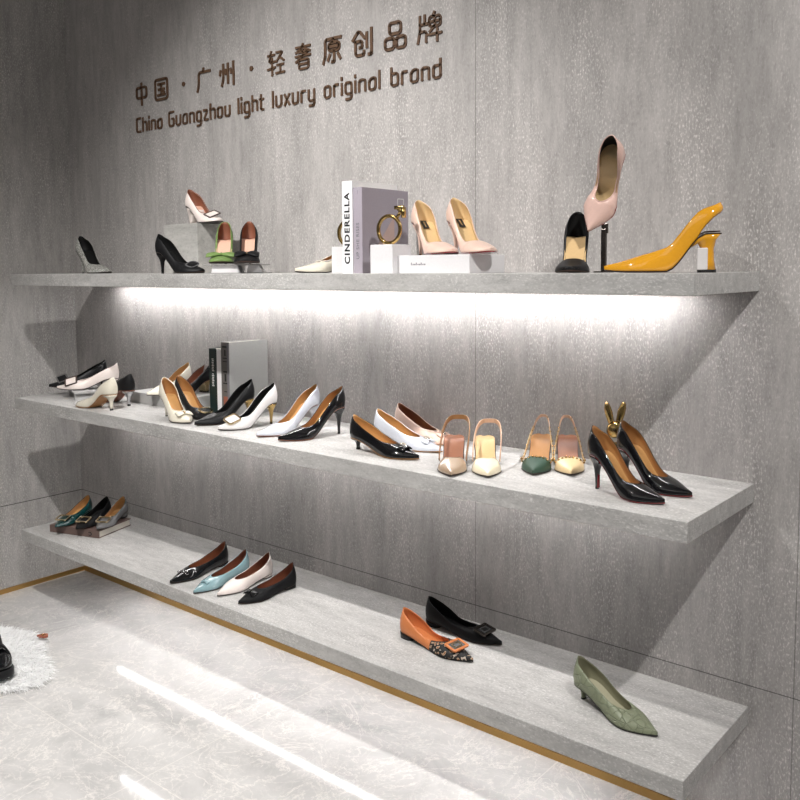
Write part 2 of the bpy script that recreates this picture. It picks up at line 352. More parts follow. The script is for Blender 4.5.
    # heel
    heelm = heelm or up; tip = tip or M['rubber']
    def dring(xb, xf, ry, zf, n=20, flat=.55):
        r = []
        for k in range(n):
            a = 2 * PI * k / n; c, s = math.cos(a), math.sin(a)
            x = xb + (xf - xb) * (.5 + .5 * c * (1 if c < 0 else (.55 + .45 * c) if flat else 1)) 
            x = (xb + xf) / 2 + (xf - xb) / 2 * math.copysign(abs(c) ** (.8 if c < 0 else flat), c)
            y = ry * math.copysign(abs(s) ** .9, s)
            r.append((x, y, zf(x) if callable(zf) else zf))
        return r
    HE = {  # list of (fraction of height from ground, back x, front x, half width)
     'stiletto': [(1, .000, .062, .0225), (.93, .001, .050, .0205), (.84, .004, .038, .0160), (.72, .008, .029, .0110), (.55, .0115, .0235, .0070), (.3, .0135, .0220, .0048), (.06, .0140, .0212, .0040)],
     'kitten': [(1, .000, .056, .0225), (.88, .004, .042, .0185), (.72, .011, .031, .0120), (.52, .0155, .0255, .0070), (.28, .0165, .0245, .0052), (.1, .0160, .0255, .0058)],
     'block': [(1, .000, .056, .0235), (.85, .003, .048, .0220), (.5, .008, .040, .0190), (.08, .009, .038, .0185)],
     'flared': [(1, .002, .060, .0240), (.86, .010, .046, .0200), (.6, .014, .040, .0165), (.3, .013, .041, .0175), (.07, .009, .046, .0215)],
     'flat': [(1, .000, .055, .0235), (.5, .0008, .053, .0230), (.2, .001, .052, .0228)],
     'wedge': [(1, .000, .090, .0240), (.8, .003, .075, .0215), (.5, .009, .050, .0165), (.2, .012, .034, .0120), (.08, .012, .030, .0110)],
    }[heel]
    zt = lambda x: zs(max(0, x) / L) - .0025
    rings = []
    for k, (f, xb, xf, ry) in enumerate(HE):
        if k == 0: rings.append(dring(xb, xf, ry * ws, zt))
        else:
            rings.append(dring(xb, xf, ry * ws, (lambda x, f=f: max(.0005, zt(x) * f if f > .8 else (h * f)))))
    bm = loft(new(), rings[::-1]); bmesh.ops.recalc_face_normals(bm, faces=bm.faces)
    hl = link('heel', bm, heelm, root)
    f, xb, xf, ry = HE[-1]
    bm = loft(new(), [dring(xb, xf, ry * ws, 0.0), dring(xb, xf, ry * ws, h * f + .0005)]); link('heel_tip', bm, tip, hl, smooth=False)
    return S
def vamp(S, t):
    """point and pitch of the vamp ridge at station t"""
    z = S.zs(t) + S.T(t); z2 = S.zs(t + .02) + S.T(t + .02)
    return Vector((t * S.L, 0, z)), math.atan2(z2 - z, .02 * S.L)
def rrect(a, b, r, n=5):
    P = []
    for cx, cy, s in ((a - r, b - r, 0), (-a + r, b - r, 1), (-a + r, -b + r, 2), (a - r, -b + r, 3)):
        for k in range(n + 1):
            an = PI / 2 * (s + k / n); P.append((cx + r * math.cos(an), cy + r * math.sin(an)))
    return P
def buckle(S, t, a, b, m, plate=None, thick=.0022, r=.004, lift=.002, roll=0, name='buckle', yoff=0, ornate=None):
    p, pit = vamp(S, t); p = p + Vector((0, yoff, lift))
    bm = new(); pts = [(x, y, 0) for x, y in rrect(a, b, r)]
    sweep(bm, pts, [(thick * .9, -thick * .5), (thick * .9, thick * .5), (-thick * .9, thick * .5), (-thick * .9, -thick * .5)], closed=True)
    bmesh.ops.recalc_face_normals(bm, faces=bm.faces)
    o = link(name, bm, m, S.root, False, p, (roll, -pit, 0))
    if plate:
        bm = new(); P = rrect(a * .96, b * .96, r * .8); loft(bm, [[(x, y, -.0035) for x, y in P], [(x, y, 0) for x, y in P]]); link('buckle_plate', bm, plate, o, False)
    if ornate:
        bm = new()
        n = 26; P = rrect(a, b, r, 6)
        for x, y in P[::1]: ball(bm, (x, y, thick * .8), .0018, 6)
        link('crystals', bm, ornate, o)
    return o
def bow(S, t, m, wid=.032, dep=.013, knotm=None, lift=.004, name='bow', th=.006):
    p, pit = vamp(S, t); p = p + Vector((0, 0, lift)); bm = new()
    for s in (1, -1):
        rings = []
        for k in range(9):
            u = k / 8; d = dep * (.28 + .85 * math.sin(u * PI * .62)); hh = th * (.35 + .9 * math.sin(PI * (u * .8 + .08)))
            rings.append([(d * math.cos(a) , s * wid * u, hh * math.sin(a) * .6 - .004 * u * u) for a in [2 * PI * q / 12 for q in range(12)]])
        loft(bm, rings)
    bmesh.ops.recalc_face_normals(bm, faces=bm.faces)
    o = link(name, bm, m, S.root, True, p, (0, -pit, 0))
    bm = new(); ball(bm, (0, 0, .001), .006, 12, (1.1, .8, .75)); link('knot', bm, knotm or m, o)
    return o
def sling(S, cut, m, height=.055, w=.0032, t=.0008, wy=.030, back=0.0, y0=None, yoff=0, buck=None, name='strap', rise=.6, startz=.016, lin=None):
    L = S.L; xc = cut * L; z0 = S.zs(cut) + startz; z1 = S.h + height; pts = []
    y0 = y0 or S.wd(cut) * .97
    for k in range(33):
        a = PI * k / 32; s = math.sin(a); q = s ** rise
        pts.append((xc - (xc - back) * s, math.copysign(abs(math.cos(a)) ** .55, math.cos(a)) * (y0 + (wy - y0) * s) + yoff * s, z0 + (z1 - z0) * q ** 1.15))
    bm = new(); sweep(bm, pts, [(t, -w), (t, w), (-t, w), (-t, -w)], up=Vector((0, 0, 1))); bmesh.ops.recalc_face_normals(bm, faces=bm.faces)
    o = link(name, bm, m, S.root, False)
    if buck:
        q = pts[8]; bm = new(); sweep(bm, [(0, a, b) for a, b in rrect(.004, .005, .0015)], circ(.0008, 6), closed=True, up=Vector((1, 0, 0)))
        link('strap_buckle', bm, buck, o, True, Vector(q) + Vector((0, .001, 0)), (0, 0, PI / 2))
    return o
def top_points(S, n=34, t0=0, t1=None):
    tt = t1; out = []
    for k in range(n):
        t = t0 + (t1 - t0) * k / (n - 1); out.append((t * S.L, S.yt(t), S.zs(t) + S.T(t)))
    return out
# ---------------------------------------------------------------- setting
A_, B_, C_ = 1.3120, 0.8353, 0.3131          # shelf tops above the floor
XL, XR, TH = .209, 2.871, .0428
def structure(name, bm, m, smooth=False):
    o = link(name, bm, m, smooth=smooth); o['kind'] = 'structure'; return o
structure('floor', box(new(), -.1, 5.4, -4.2, .1, -.1, 0), MARBLE)
structure('wall_back', box(new(), -.1, 5.4, 0, .1, 0, 2.9), STONE_WALL)
structure('wall_left', box(new(), -.1, 0, -4.2, 0, 0, 2.9), STONE_LEFT)
structure('ceiling', box(new(), -.1, 5.4, -4.2, .1, 2.9, 3.0), M['ceil'])
structure('baseboard_left', box(new(), 0, .006, -4.2, 0, 0, .019), M['brass'])
structure('baseboard_back', box(new(), .006, 5.4, -.006, 0, 0, .0215), M['brass'])
def shelf(label, z, dep, led, x0, x1, yled=-.125):
    t = thing('wall_shelf', label, 'shelf', ((XL + XR) / 2, 0, z - TH), group='wall shelves')
    cx = (XL + XR) / 2
    b = box(new(), XL - cx, XR - cx, -dep, 0, 0, TH, .0012)
    link('slab', b, STONE_SHELF, t, False)
    m = mat('led strip diffuser', (1, 1, 1), .5, emit=(1, .985, .975), estr=led)
    ch = link('light_channel', box(new(), x0 - cx, x1 - cx, yled - .009, yled + .009, -.003, .0002), M['steel'], t, False)
    link('led_strip', box(new(), x0 - cx + .004, x1 - cx - .004, yled - .0045, yled + .0045, -.0045, -.0028), m, ch, False)
    return t
shelf('top grey stone wall shelf with a light strip below it, at eye level', A_, .380, LED_STRENGTH[0], .345, 2.72, -.062)
shelf('middle grey stone wall shelf crowded with pumps and slingbacks', B_, .386, LED_STRENGTH[1], .36, 2.70, -.078)
shelf('lowest grey stone wall shelf just above the marble floor, holding mostly flats', C_, .382, LED_STRENGTH[2], .46, 2.70, -.135)
# ---------------------------------------------------------------- lettering on the wall
def stroke_char(name, strokes, x, z, w, h, gw, gh, th, parent, depth=.0045):
    bm = new(); sx, sz = w / gw, h / gh
    for s in strokes:
        pts = [Vector((x + a * sx, 0, z + b * sz)) for a, b in s]
        if len(pts) == 1:
            bmesh.ops.create_cone(bm, cap_ends=True, segments=14, radius1=th * .9, radius2=th * .9, depth=depth, matrix=Matrix.Translation(pts[0] + Vector((0, -depth / 2, 0))) @ Matrix.Rotation(PI / 2, 4, 'X')); continue
        closed = (pts[0] - pts[-1]).length < 1e-6
        if closed: pts = pts[:-1]
        n = len(pts); q = []
        for i, p in enumerate(pts):     # round the corners a little
            if not closed and i in (0, n - 1): q.append(p); continue
            a = pts[(i - 1) % n] - p; b = pts[(i + 1) % n] - p; r = min(th * .9, a.length * .35, b.length * .35)
            q += [p + a.normalized() * r, p + (a.normalized() + b.normalized()) * r * .30, p + b.normalized() * r]
        m = len(q)
        for i in range(m if closed else m - 1):
            p0, p1 = q[i], q[(i + 1) % m]; d = p1 - p0; l = d.length
            if l < 1e-6: continue
            an = math.atan2(d.z, d.x); e = th * (.12 if (closed or (i and i < m - 2)) else .3)
            box(bm, -e, l + e, -depth, 0, -th / 2, th / 2, 0, Matrix.Translation(p0) @ Matrix.Rotation(-an, 4, 'Y'))
    return link(name, bm, M['letter'], parent, False)
R = lambda x0, y0, x1, y1: [(x0, y0), (x1, y0), (x1, y1), (x0, y1), (x0, y0)]
HAN = [
 (.505, .585, [R(1, 3, 9, 8), [(5, -.5), (5, 10)]]),
 (.630, .716, [R(.6, .3, 9.4, 9.7), [(2.6, 7.5), (7.4, 7.5)], [(2.9, 5), (7.1, 5)], [(2.4, 2.4), (7.6, 2.4)], [(5, 7.5), (5, 2.4)], [(6.4, 4.1), (7.1, 3.3)]]),
 (.799, .822, [[(5, 5)]]),
 (.888, .968, [[(5, 10), (5, 8.7)], [(9.6, 8.4), (1.6, 8.4), (1.6, 3), (.5, 0)]]),
 (1.018, 1.105, [[(2.4, 9.5), (2.4, 3), (1.4, .3)], [(.8, 7), (.3, 5)], [(5.3, 9.5), (5.3, 1)], [(3.7, 7), (4.1, 5.2)], [(8.7, 9.9), (8.7, 0)], [(6.9, 7), (7.3, 5.2)]]),
 (1.176, 1.199, [[(5, 5)]]),
 (1.269, 1.351, [[(.3, 8.4), (4.3, 8.4)], [(2.3, 10), (1, 5.6), (4.4, 5.6)], [(2.8, 7.2), (2.8, 0)], [(0, 2.7), (4.6, 3.2)], [(5.3, 9.2), (9, 9.2), (5.3, 5.4)], [(7.2, 7.2), (9.8, 5.4)], [(5.7, 4), (9.5, 4)], [(7.6, 4), (7.6, .8)], [(5, .7), (10, .7)]]),
 (1.399, 1.477, [[(.8, 9), (9.2, 9)], [(5, 10.2), (4.5, 8.4), (.8, 6.9)], [(5.4, 8.6), (9.2, 6.9)], [(2.4, 7), (7.6, 7)], [(5, 7.6), (5, 5.5)], [(.6, 5.4), (9.4, 5.4)], [(8, 7), (.8, 3.2)], R(2.6, .2, 8.2, 3.9), [(2.6, 2.1), (8.2, 2.1)]]),
 (1.526, 1.608, [[(9.8, 9.4), (1.5, 9.4), (1.5, 3), (.4, .1)], [(6, 9.2), (5.3, 8)], R(3.4, 4.7, 8.9, 7.8), [(3.4, 6.3), (8.9, 6.3)], [(6.2, 4.7), (6.2, .4), (5, .4)], [(4, 3.3), (2.9, 1.1)], [(8.1, 3.3), (9.4, 1.1)]]),
 (1.654, 1.735, [[(.2, 6.5), (3.3, 9.9), (6.2, 6.7)], [(1.6, 5.8), (4.9, 5.8), (4.9, 3.4), (3.6, 3.4)], [(1.6, 5.8), (1.6, .5), (5.8, .5), (5.8, 2)], [(7.3, 8.6), (7.3, 3)], [(9.6, 9.9), (9.6, .3), (8.1, .3)]]),
 (1.783, 1.863, [R(2.4, 5.7, 7.8, 9.7), R(.3, .3, 4.6, 4.3), R(5.7, .3, 10, 4.3)]),
 (1.907, 1.993, [[(1.1, 9.6), (1.1, 4), (.2, .1)], [(1.1, 6.5), (4.2, 6.5)], [(3.1, 9.7), (3.1, 6.5)], [(1.1, 4), (3.7, 4), (3.7, .1)], [(7.2, 10.2), (6.6, 8.9)], R(5, 5.2, 9.6, 8.7), [(5, 6.9), (9.6, 6.9)], [(7.3, 8.7), (7.3, 5.2)], [(7.1, 5.2), (5.1, 3.4)], [(4.6, 2.5), (10, 2.5)], [(8.3, 4.6), (8.3, -.2)]]),
]
HZ = 1.962
t = thing('wall_lettering', 'upper line of raised bronze Chinese characters on the stone wall', 'lettering', (1.25, 0, HZ))
for x0, x1, st in HAN:
    o = stroke_char('character' if len(st) > 1 or len(st[0]) > 1 else 'dot', st, x0 - 1.25, 0, x1 - x0, .078, 10, 10, .0092 if len(st) < 8 else .0072, t)
LAT = {
 'C': (4, [[(4, 9), (0, 9), (0, 0), (4, 0)]]), 'G': (4.6, [[(4.6, 9), (0, 9), (0, 0), (4.6, 0), (4.6, 4.6), (2.6, 4.6)]]),
 'h': (4, [[(0, 9), (0, 0)], [(0, 6), (4, 6), (4, 0)]]), 'i': (0, [[(0, 6), (0, 0)], [(0, 9.2), (0, 7.9)]]), 'n': (4, [[(0, 0), (0, 6), (4, 6), (4, 0)]]),
 'a': (4, [[(4, 0), (4, 6), (1.7, 6), (0, 4.6), (0, 0), (4, 0)]]), 'u': (4, [[(0, 6), (0, 0), (4, 0), (4, 6)]]),
 'g': (4, [[(4, 0), (0, 0), (0, 6), (4, 6), (4, -2.8), (0.3, -2.8)]]), 'z': (3.6, [[(0, 6), (3.6, 6), (0, 0), (3.6, 0)]]),
 'o': (4, [R(0, 0, 4, 6)]), 'l': (0, [[(0, 9), (0, 0)]]), 't': (2.6, [[(.6, 8.6), (.6, 0), (2.6, 0)], [(-.6, 6), (2.6, 6)]]),
 'x': (3.6, [[(0, 6), (3.6, 0)], [(3.6, 6), (0, 0)]]), 'r': (2.8, [[(0, 0), (0, 6), (2.8, 6)]]), 'y': (4, [[(0, 6), (0, 0), (4, 0)], [(4, 6), (4, -2.8), (.5, -2.8)]]),
 'b': (4, [[(0, 9), (0, 0), (4, 0), (4, 6), (0, 6)]]), 'd': (4, [[(4, 9), (4, 0), (0, 0), (0, 6), (4, 6)]]), ' ': (2.4, []) }
text = 'China Guangzhou light luxury original brand'
gap = 2.55; tot = sum(LAT[c][0] + gap for c in text) - gap
x = .507; sc = (1.989 - .507) / tot; zb = 1.859
t = thing('wall_lettering', 'lower line of raised bronze Latin lettering on the stone wall', 'lettering', (1.25, 0, zb))
for word in text.split(' '):
    wd_ = thing('word', '', '', (0, 0, 0)); wd_.parent = t
    for k in ('label', 'category'): del wd_[k]
    for c in word:
        wq, st = LAT[c]
        stroke_char('letter', st, x - 1.25, 0, sc, .0052 * 1.08, 1, 1, .0075, wd_)
        x += (wq + gap) * sc
    x += (LAT[' '][0] + gap) * sc
# ---------------------------------------------------------------- display blocks and books
def block(label, x0, x1, y0, y1, z0, h, m, name='display_block', group=None, ang=0):
    cx, cy = (x0 + x1) / 2, (y0 + y1) / 2
    o = link(name, box(new(), x0 - cx, x1 - cx, y0 - cy, y1 - cy, 0, h, .001), m, None, False, (cx, cy, z0), (0, 0, ang)); tag(o, label, 'display block', group); return o
def text_mesh(name, s, size, m, parent, M4, bold=0.0, sx=1.0, space=1.0):
    cu = bpy.data.curves.new(name, 'FONT'); cu.body = s; cu.size = size; cu.align_x = 'CENTER'; cu.align_y = 'CENTER'; cu.offset = bold; cu.extrude = .0002; cu.space_character = space
    o = bpy.data.objects.new('tmp', cu); COL.objects.link(o); bpy.context.view_layer.update()
    me = bpy.data.meshes.new_from_object(o); bpy.data.objects.remove(o); me.transform(M4 @ Matrix.Diagonal((sx, 1, 1, 1))); me.materials.clear(); me.materials.append(m); me.name = name
    r = bpy.data.objects.new(name, me); COL.objects.link(r); r.parent = parent; return r
def book(label, x0, th, y0, dep, z0, h, mc, ms=None, group='books standing on the shelves', flat=None):
    """standing book: spine faces -Y, covers face +X and -X"""
    t = thing('book', label, 'book', (x0 + th / 2, y0 + dep / 2, z0), group=group); a, d = th / 2, dep / 2
    bm = new(); box(bm, -a, -a + .0025, -d, d, 0, h, .0004); box(bm, a - .0025, a, -d, d, 0, h, .0004); link('cover', bm, mc, t, False)
    link('spine', box(new(), -a + .0024, a - .0024, -d, -d + .0025, 0, h), ms or mc, t, False)
    link('pages', box(new(), -a + .0026, a - .0026, -d + .0026, d - .004, .003, h - .003), M['paper'] if mc != M['bk_white'] else M['bk_white'], t, False)
    return t
SP = Matrix.Rotation(PI / 2, 4, 'X')                       # text facing -Y
def spine_text(t, s, z, size, m, d, bold=0, sx=1, space=1):
    M4 = Matrix.Translation((0, -d - .0003, z)) @ SP @ Matrix.Rotation(PI / 2, 4, 'Z')
    return text_mesh('spine_title', s, size, m, t, M4, bold, sx, space)
block('pale grey block on the top shelf carrying a white buckled pump', .945, 1.13, -.20, -.055, A_, .1655, M['box_g'])
# small glass riser with two white feet, turned like the shoes on it
t = thing('display_riser', 'low glass topped riser with white tapered feet under the two bow shoes', 'display riser', (1.358, -.222, A_), (0, 0, math.radians(46)))
link('glass_top', box(new(), -.098, .098, -.092, .092, .0250, .0290, .0008), M['greyglass'], t, False)
for q0, q1 in ((-.072, .016), (.034, .080)):
    bm = new(); P = lambda a, b, z: [(a, -.084, z), (b, -.084, z), (b, .084, z), (a, .084, z)]
    loft(bm, [P(q0, q1, .0025), P(q0 + .004, q1 - .010, .025)]); link('foot', bm, M['box_w'], t, False)
link('base_plate', box(new(), -.092, .104, -.090, .090, 0, .0026), M['greyglass'], t, False)
wb = book('tall white standing book with large black spine lettering on the top shelf', 1.886, .037, -.30, .185, A_, .243, M['bk_white'])
spine_text(wb, 'CINDERELLA', .118, .0255, M['ink'], .0925, .0007, 1.12, 1.18)
lb = book('lilac grey book standing beside the white one, small square emblem on its cover', 1.9245, .031, -.298, .190, A_, .2245, M['bk_lilac'])
spine_text(lb, 'UP SHE RISES', .085, .0145, M['ink_g'], .095, .0001, 1.05, 1.1)
spine_text(lb, '—', .212, .010, M['ink_g'], .095)
CV = Matrix.Rotation(PI / 2, 4, 'Z') @ Matrix.Rotation(PI / 2, 4, 'X')     # text facing +X
bm = new(); sweep(bm, [(.0158, .062 + a, .190 + b) for a, b in rrect(.0125, .0115, .001, 1)], [(.0012, -.0004), (.0012, .0004), (-.0012, .0004), (-.0012, -.0004)], closed=True, up=Vector((1, 0, 0)))
link('cover_emblem', bm, M['ink_w'], lb, False)
bm = new(); vs = [bm.verts.new((.01575, y, z)) for y, z in ((-.045, .062), (.035, .062), (.035, .155))]; bm.faces.new(vs); link('cover_print', bm, M['peach'], lb, False)
cb = block('white cube block beside the lilac book, carrying a gold ring ornament', 2.016, 2.090, -.335, -.262, A_, .0725, M['box_w'])
block('white cube block half hidden behind the tall white book', 1.808, 1.878, -.262, -.190, A_, .0725, M['box_w'])
t = block('long low white box under the two nude pumps', 2.088, 2.310, -.315, -.165, A_, .0445, M['box_w'], 'shoe_box'); t['category'] = 'box'
bm = new()
for k in range(9):
    box(bm, -.066 + k * .0052, -.0635 + k * .0052 + (k % 3) * .0006, -.0753, -.0749, .020, .0235 + .003 * ((k * 5) % 3 == 0))
link('printed_mark', bm, M['ink_g'], t, False)
# male and female sign ornaments
def ornament(label, x, y, z, ang, kind):
    t = thing('gold_ornament', label, 'ornament', (x, y, z), (0, 0, ang))
    r = .0345; bm = new(); sweep(bm, [(r * math.cos(a), 0, r * math.sin(a) + r + .004) for a in [2 * PI * k / 40 for k in range(40)]], circ(.0052, 12), closed=True, up=Vector((0, 1, 0)))
    link('ring', bm, M['gold'], t); bm = new()
    if kind == 'm':
        a = math.radians(50); c, s = math.cos(a), math.sin(a); o0 = Vector((r * c, 0, r + .004 + r * s))
        sweep(bm, [o0, o0 + Vector((c, 0, s)) * .022], circ(.0042, 10), up=Vector((0, 1, 0)))
        tip = o0 + Vector((c, 0, s)) * .036
        for q in (PI, -PI / 2):
            d = Vector((math.cos(q), 0, math.sin(q))); sweep(bm, [tip, tip + d * .026], [(.0045, .0045), (-.0045, .0045), (-.0045, -.0045), (.0045, -.0045)], up=Vector((0, 1, 0)))
        loft(bm, [[tip + Vector((0, y, 0)), tip + Vector((-.024, y, 0)), tip + Vector((0, y, -.024))] for y in (-.004, .004)])
        link('arrow', bm, M['gold'], t)
    else:
        c = 2 * r + .004
        sweep(bm, [(0, 0, c), (0, 0, c + .03)], circ(.004, 10), up=Vector((0, 1, 0))); sweep(bm, [(-.016, 0, c + .016), (.016, 0, c + .016)], circ(.004, 10)); ball(bm, (-.018, 0, c + .016), .0052); ball(bm, (.018, 0, c + .016), .0052)
        link('cross', bm, M['gold'], t)
    link('foot', loft(new(), [[(.013 * math.cos(a), .011 * math.sin(a), z) for a in [2 * PI * k / 20 for k in range(20)]] for z in (0, .004)]), M['gold'], t)
ornament('gold ring ornament with an arrow on the white cube right of the lilac book', 2.050, -.300, A_ + .0725, math.radians(4), 'm')
ornament('gold ring ornament mostly hidden behind the tall white book', 1.842, -.226, A_ + .0725, math.radians(10), 'f')
# middle shelf books
d = .165
b1 = book('thin dark green standing book with pale spine lettering', 1.1393, .040, -.172, .150, B_, .226, M['bk_green'])
bm = new()
for k in range(17):
    if k != 8: box(bm, -.005 + .0015 * (k % 2), .004 + .002 * ((k * 5) % 3 == 0), -.0758, -.0751, .100 + k * .0056, .1028 + k * .0056)
link('spine_lettering', bm, M['ink_w'], b1, False)
b2 = book('slim plain white standing book between the dark green and the grey one', 1.1797, .022, -.172, .150, B_, .226, M['bk_white'])
b3 = book('large grey standing book with a patterned dark spine', 1.2021, .044, -.172, .166, B_, .250, M['bk_grey'], M['bk_dark'])
bm = new(); 
for z0, z1, w_ in ((.232, .238, .013), (.196, .199, .012), (.185, .1875, .012), (.150, .155, .010), (.112, .116, .012), (.085, .088, .007), (.205, .225, .003), (.12, .145, .004)):
    link('spine_print', box(new(), -w_, w_, -.0836, -.0828, z0, z1), M['ink'], b3, False)
bm = new(); box(bm, .010, .019, -.0838, -.0829, .02, .245); link('spine_photo', bm, M['ink_g'], b3, False)
link('spine_picture', box(new(), -.010, .010, -.0842, -.0833, .020, .070), M['skin'], b3, False)
# risers on the middle and lowest shelves
def riser(label, x, y, z, ang, lx, ly, h, m=None, cat='display riser'):
    t = thing('display_riser', label, cat, (x, y, z), (0, 0, ang))
    link('top_board', box(new(), -lx / 2, lx / 2, -ly / 2, ly / 2, h - .006, h, .0006), m or M['riser'], t, False)
    for s in (-1, 1):
        bm = new(); P = lambda k, zz: [(s * (lx / 2 - .030) - k, -ly / 2 + .004, zz), (s * (lx / 2 - .030) + k, -ly / 2 + .004, zz), (s * (lx / 2 - .030) + k, ly / 2 - .004, zz), (s * (lx / 2 - .030) - k, ly / 2 - .004, zz)]
        loft(bm, [P(.022, 0), P(.014, h - .006)]); link('foot', bm, m or M['riser'], t, False)
riser('small grey riser at the left end of the middle shelf under two buckled shoes', .405, -.20, B_, math.radians(-22), .19, .11, .030)
t = block('pale grey block on the middle shelf beneath a cream and a black pump', .66, .99, -.17, -.03, B_, .040, M['riser'])
t = thing('closed_book', 'brown hardback lying flat on the lowest shelf under three buckled flats', 'book', (0.4112, -0.2028, C_), (0, 0, 0.3093))
a, b = .12, .091
bm = new(); box(bm, -a, a, -b, b, 0, .003, .0004); box(bm, -a, a, -b, b, .025, .028, .0004); box(bm, -a, a, -b, -b + .003, .002, .026); link('cover', bm, M['bk_brown'], t, False)
link('pages', box(new(), -a + .004, a - .003, -b + .003, b - .004, .003, .025), M['paper'], t, False)
text_mesh('spine_letter', 'C', .020, M['ink'], t, Matrix.Translation((.078, -b - .0003, .014)) @ SP @ Matrix.Rotation(PI, 4, 'Z'), .0006, 1.1, 1.1)
PL = {   # shoe: (heel end x, y, z), heading in degrees, length
 'silver': ((0.3784, -0.1857, 1.3120), -4.0, 0.2050),
 'brooch': ((1.0495, -0.2964, 1.3120), 6.0, 0.2050),
 'white_top': ((0.9985, -0.1300, 1.4770), -8.1, 0.2000),
 'green_bow': ((1.2230, -0.1576, 1.3420), -44.0, 0.2050),
 'black_bow': ((1.3440, -0.1576, 1.3420), -44.0, 0.2050),
 'pearl': ((1.7139, -0.0800, 1.3120), -90.6, 0.2300),
 'nude1': ((2.0632, -0.2000, 1.3570), -28.4, 0.2101),
 'nude2': ((2.1772, -0.2000, 1.3570), -28.6, 0.2086),
 'mule': ((2.5016, -0.1472, 1.3120), -66.1, 0.2000),
 'pink': ((2.5660, -0.1400, 1.3120), -78.8, 0.1122),
 'yellow': ((2.8632, -0.2166, 1.3120), -158.9, 0.2320),
 'a_black': ((0.3434, -0.0696, 0.8653), -110.7, 0.2197),
 'a_white': ((0.4889, -0.1069, 0.8653), -128.9, 0.2291),
 'b_cream': ((0.8070, -0.3249, 0.8353), -178.6, 0.2264),
 'b_black': ((0.7671, -0.2313, 0.8353), 175.3, 0.2683),
 'c_cream': ((0.8193, -0.0161, 0.8753), -85.0, 0.2000),
 'c_black': ((0.8984, 0.0105, 0.8753), -85.0, 0.2000),
 'd_cream': ((1.0258, -0.2739, 0.8353), -14.0, 0.2150),
 'd_black': ((1.0200, -0.2124, 0.8353), -6.0, 0.2150),
 'f_black': ((1.3013, -0.1224, 0.8353), -97.0, 0.2180),
 'f_white': ((1.4315, -0.1401, 0.8353), -98.5, 0.2089),
 'g_white': ((1.5880, -0.1074, 0.8353), -94.0, 0.2349),
 'g_black': ((1.7201, -0.1295, 0.8353), -104.5, 0.2205),
 'h_black': ((1.8898, -0.2724, 0.8353), -3.3, 0.2430),
 'h_white': ((1.8777, -0.1594, 0.8353), -4.8, 0.2500),
 'h_nude': ((1.8577, -0.0426, 0.8353), -10.3, 0.2500),
 'i_taupe': ((2.1838, -0.2021, 0.8353), -56.2, 0.2150),
 'i_ivory': ((2.2475, -0.1634, 0.8353), -53.1, 0.2150),
 'j_green': ((2.3617, -0.0624, 0.8353), -65.9, 0.2055),
 'j_beige': ((2.4139, -0.0365, 0.8353), -57.4, 0.1933),
 'k_front': ((2.5983, -0.2547, 0.8353), -13.8, 0.1968),
 'k_back': ((2.6202, -0.1555, 0.8353), -17.0, 0.2009),
 'l_teal': ((0.3140, -0.1493, 0.3431), -66.0, 0.2150),
 'l_black': ((0.3939, -0.1157, 0.3431), -64.0, 0.2150),
 'l_silver': ((0.4432, -0.0728, 0.3431), -60.0, 0.2150),
 'm_chain': ((1.1427, -0.1225, 0.3131), -83.0, 0.2550),
 'm_blue': ((1.2660, -0.1339, 0.3131), -81.2, 0.2500),
 'm_white': ((1.3491, -0.1052, 0.3131), -82.8, 0.2446),
 'm_bow': ((1.4857, -0.1247, 0.3131), -91.3, 0.2239),
 'n_orange': ((1.9977, -0.1937, 0.3131), -6.0, 0.2571),
 'n_black': ((2.0004, -0.0854, 0.3131), -0.8, 0.2550),
 'o_green': ((2.5393, -0.2000, 0.3131), -15.4, 0.2353),
}
_a = math.radians(-63); _v = Vector((math.cos(_a), math.sin(_a), 0))
_m = Matrix.Rotation(math.radians(-24), 4, _v) @ Matrix.Rotation(_a, 4, 'Z') @ Matrix.Rotation(math.radians(80), 4, 'Y') @ Matrix.Rotation(math.radians(15), 4, 'X')
PINKROT = _m.to_euler()
PINKLOC = Vector((2.5713, -.225, A_ + .090)) - _m @ Vector((.180, 0, 0))
# ---------------------------------------------------------------- the shoes
G1, G2, G3 = 'shoes on the top shelf', 'shoes on the middle shelf', 'shoes on the lowest shelf'
def put(k, name, label, h, up, lin, ins, sole, group, dz=0, **kw):
    (x, y, z), ang, L = PL[k]; return shoe(name, label, (x, y, z + dz), math.radians(ang), L, h, M[up], M[lin], M[ins], M[sole], group=group, **kw)
g, s, b = M['gold'], M['steel'], M['black']
# --- top shelf
put('silver', 'pump', 'silver glitter high heeled pump, leftmost on the top shelf', .085, 'glit', 'black_lin', 'black_lin', 'wsole', G1, heel='stiletto', toe='almond', tip=s, ws=1.12)
S = put('brooch', 'pump', 'black heeled pump with a dark oval brooch in front of the grey block', .070, 'suede_black', 'black_lin', 'black_lin', 'sole', G1, heel='stiletto', toe='almond')
buckle(S, .79, .018, .018, M['silver_l'], M['black'], r=.013, lift=.004, roll=.4, yoff=-.004)
S = put('white_top', 'pump', 'white pink block heeled pump with square buckle standing on the grey block', .062, 'pinkw', 'brownlin', 'pinkin', 'wsole', G1, heel='wedge', toe='almond', piping=M['brownlin'])
buckle(S, .79, .020, .020, M['umbra'], M['pinkw'], r=.002, lift=.006, thick=.0026, roll=.4, yoff=-.004)
S = put('green_bow', 'pump', 'apple green open side pump with a wide green bow on the glass riser', .075, 'green', 'brownlin', 'pinkin', 'sole', G1, heel='stiletto', side='dorsay', toe='round', piping=M['green'])
bow(S, .78, M['green'], .046, .019, th=.008)
S = put('black_bow', 'pump', 'black satin pump with a black bow and pink insole on the glass riser', .075, 'suede_black', 'brownlin', 'pinkin', 'sole', G1, heel='stiletto', toe='round')
bow(S, .78, M['suede_black'], .037, .021, M['pgold'], th=.010)
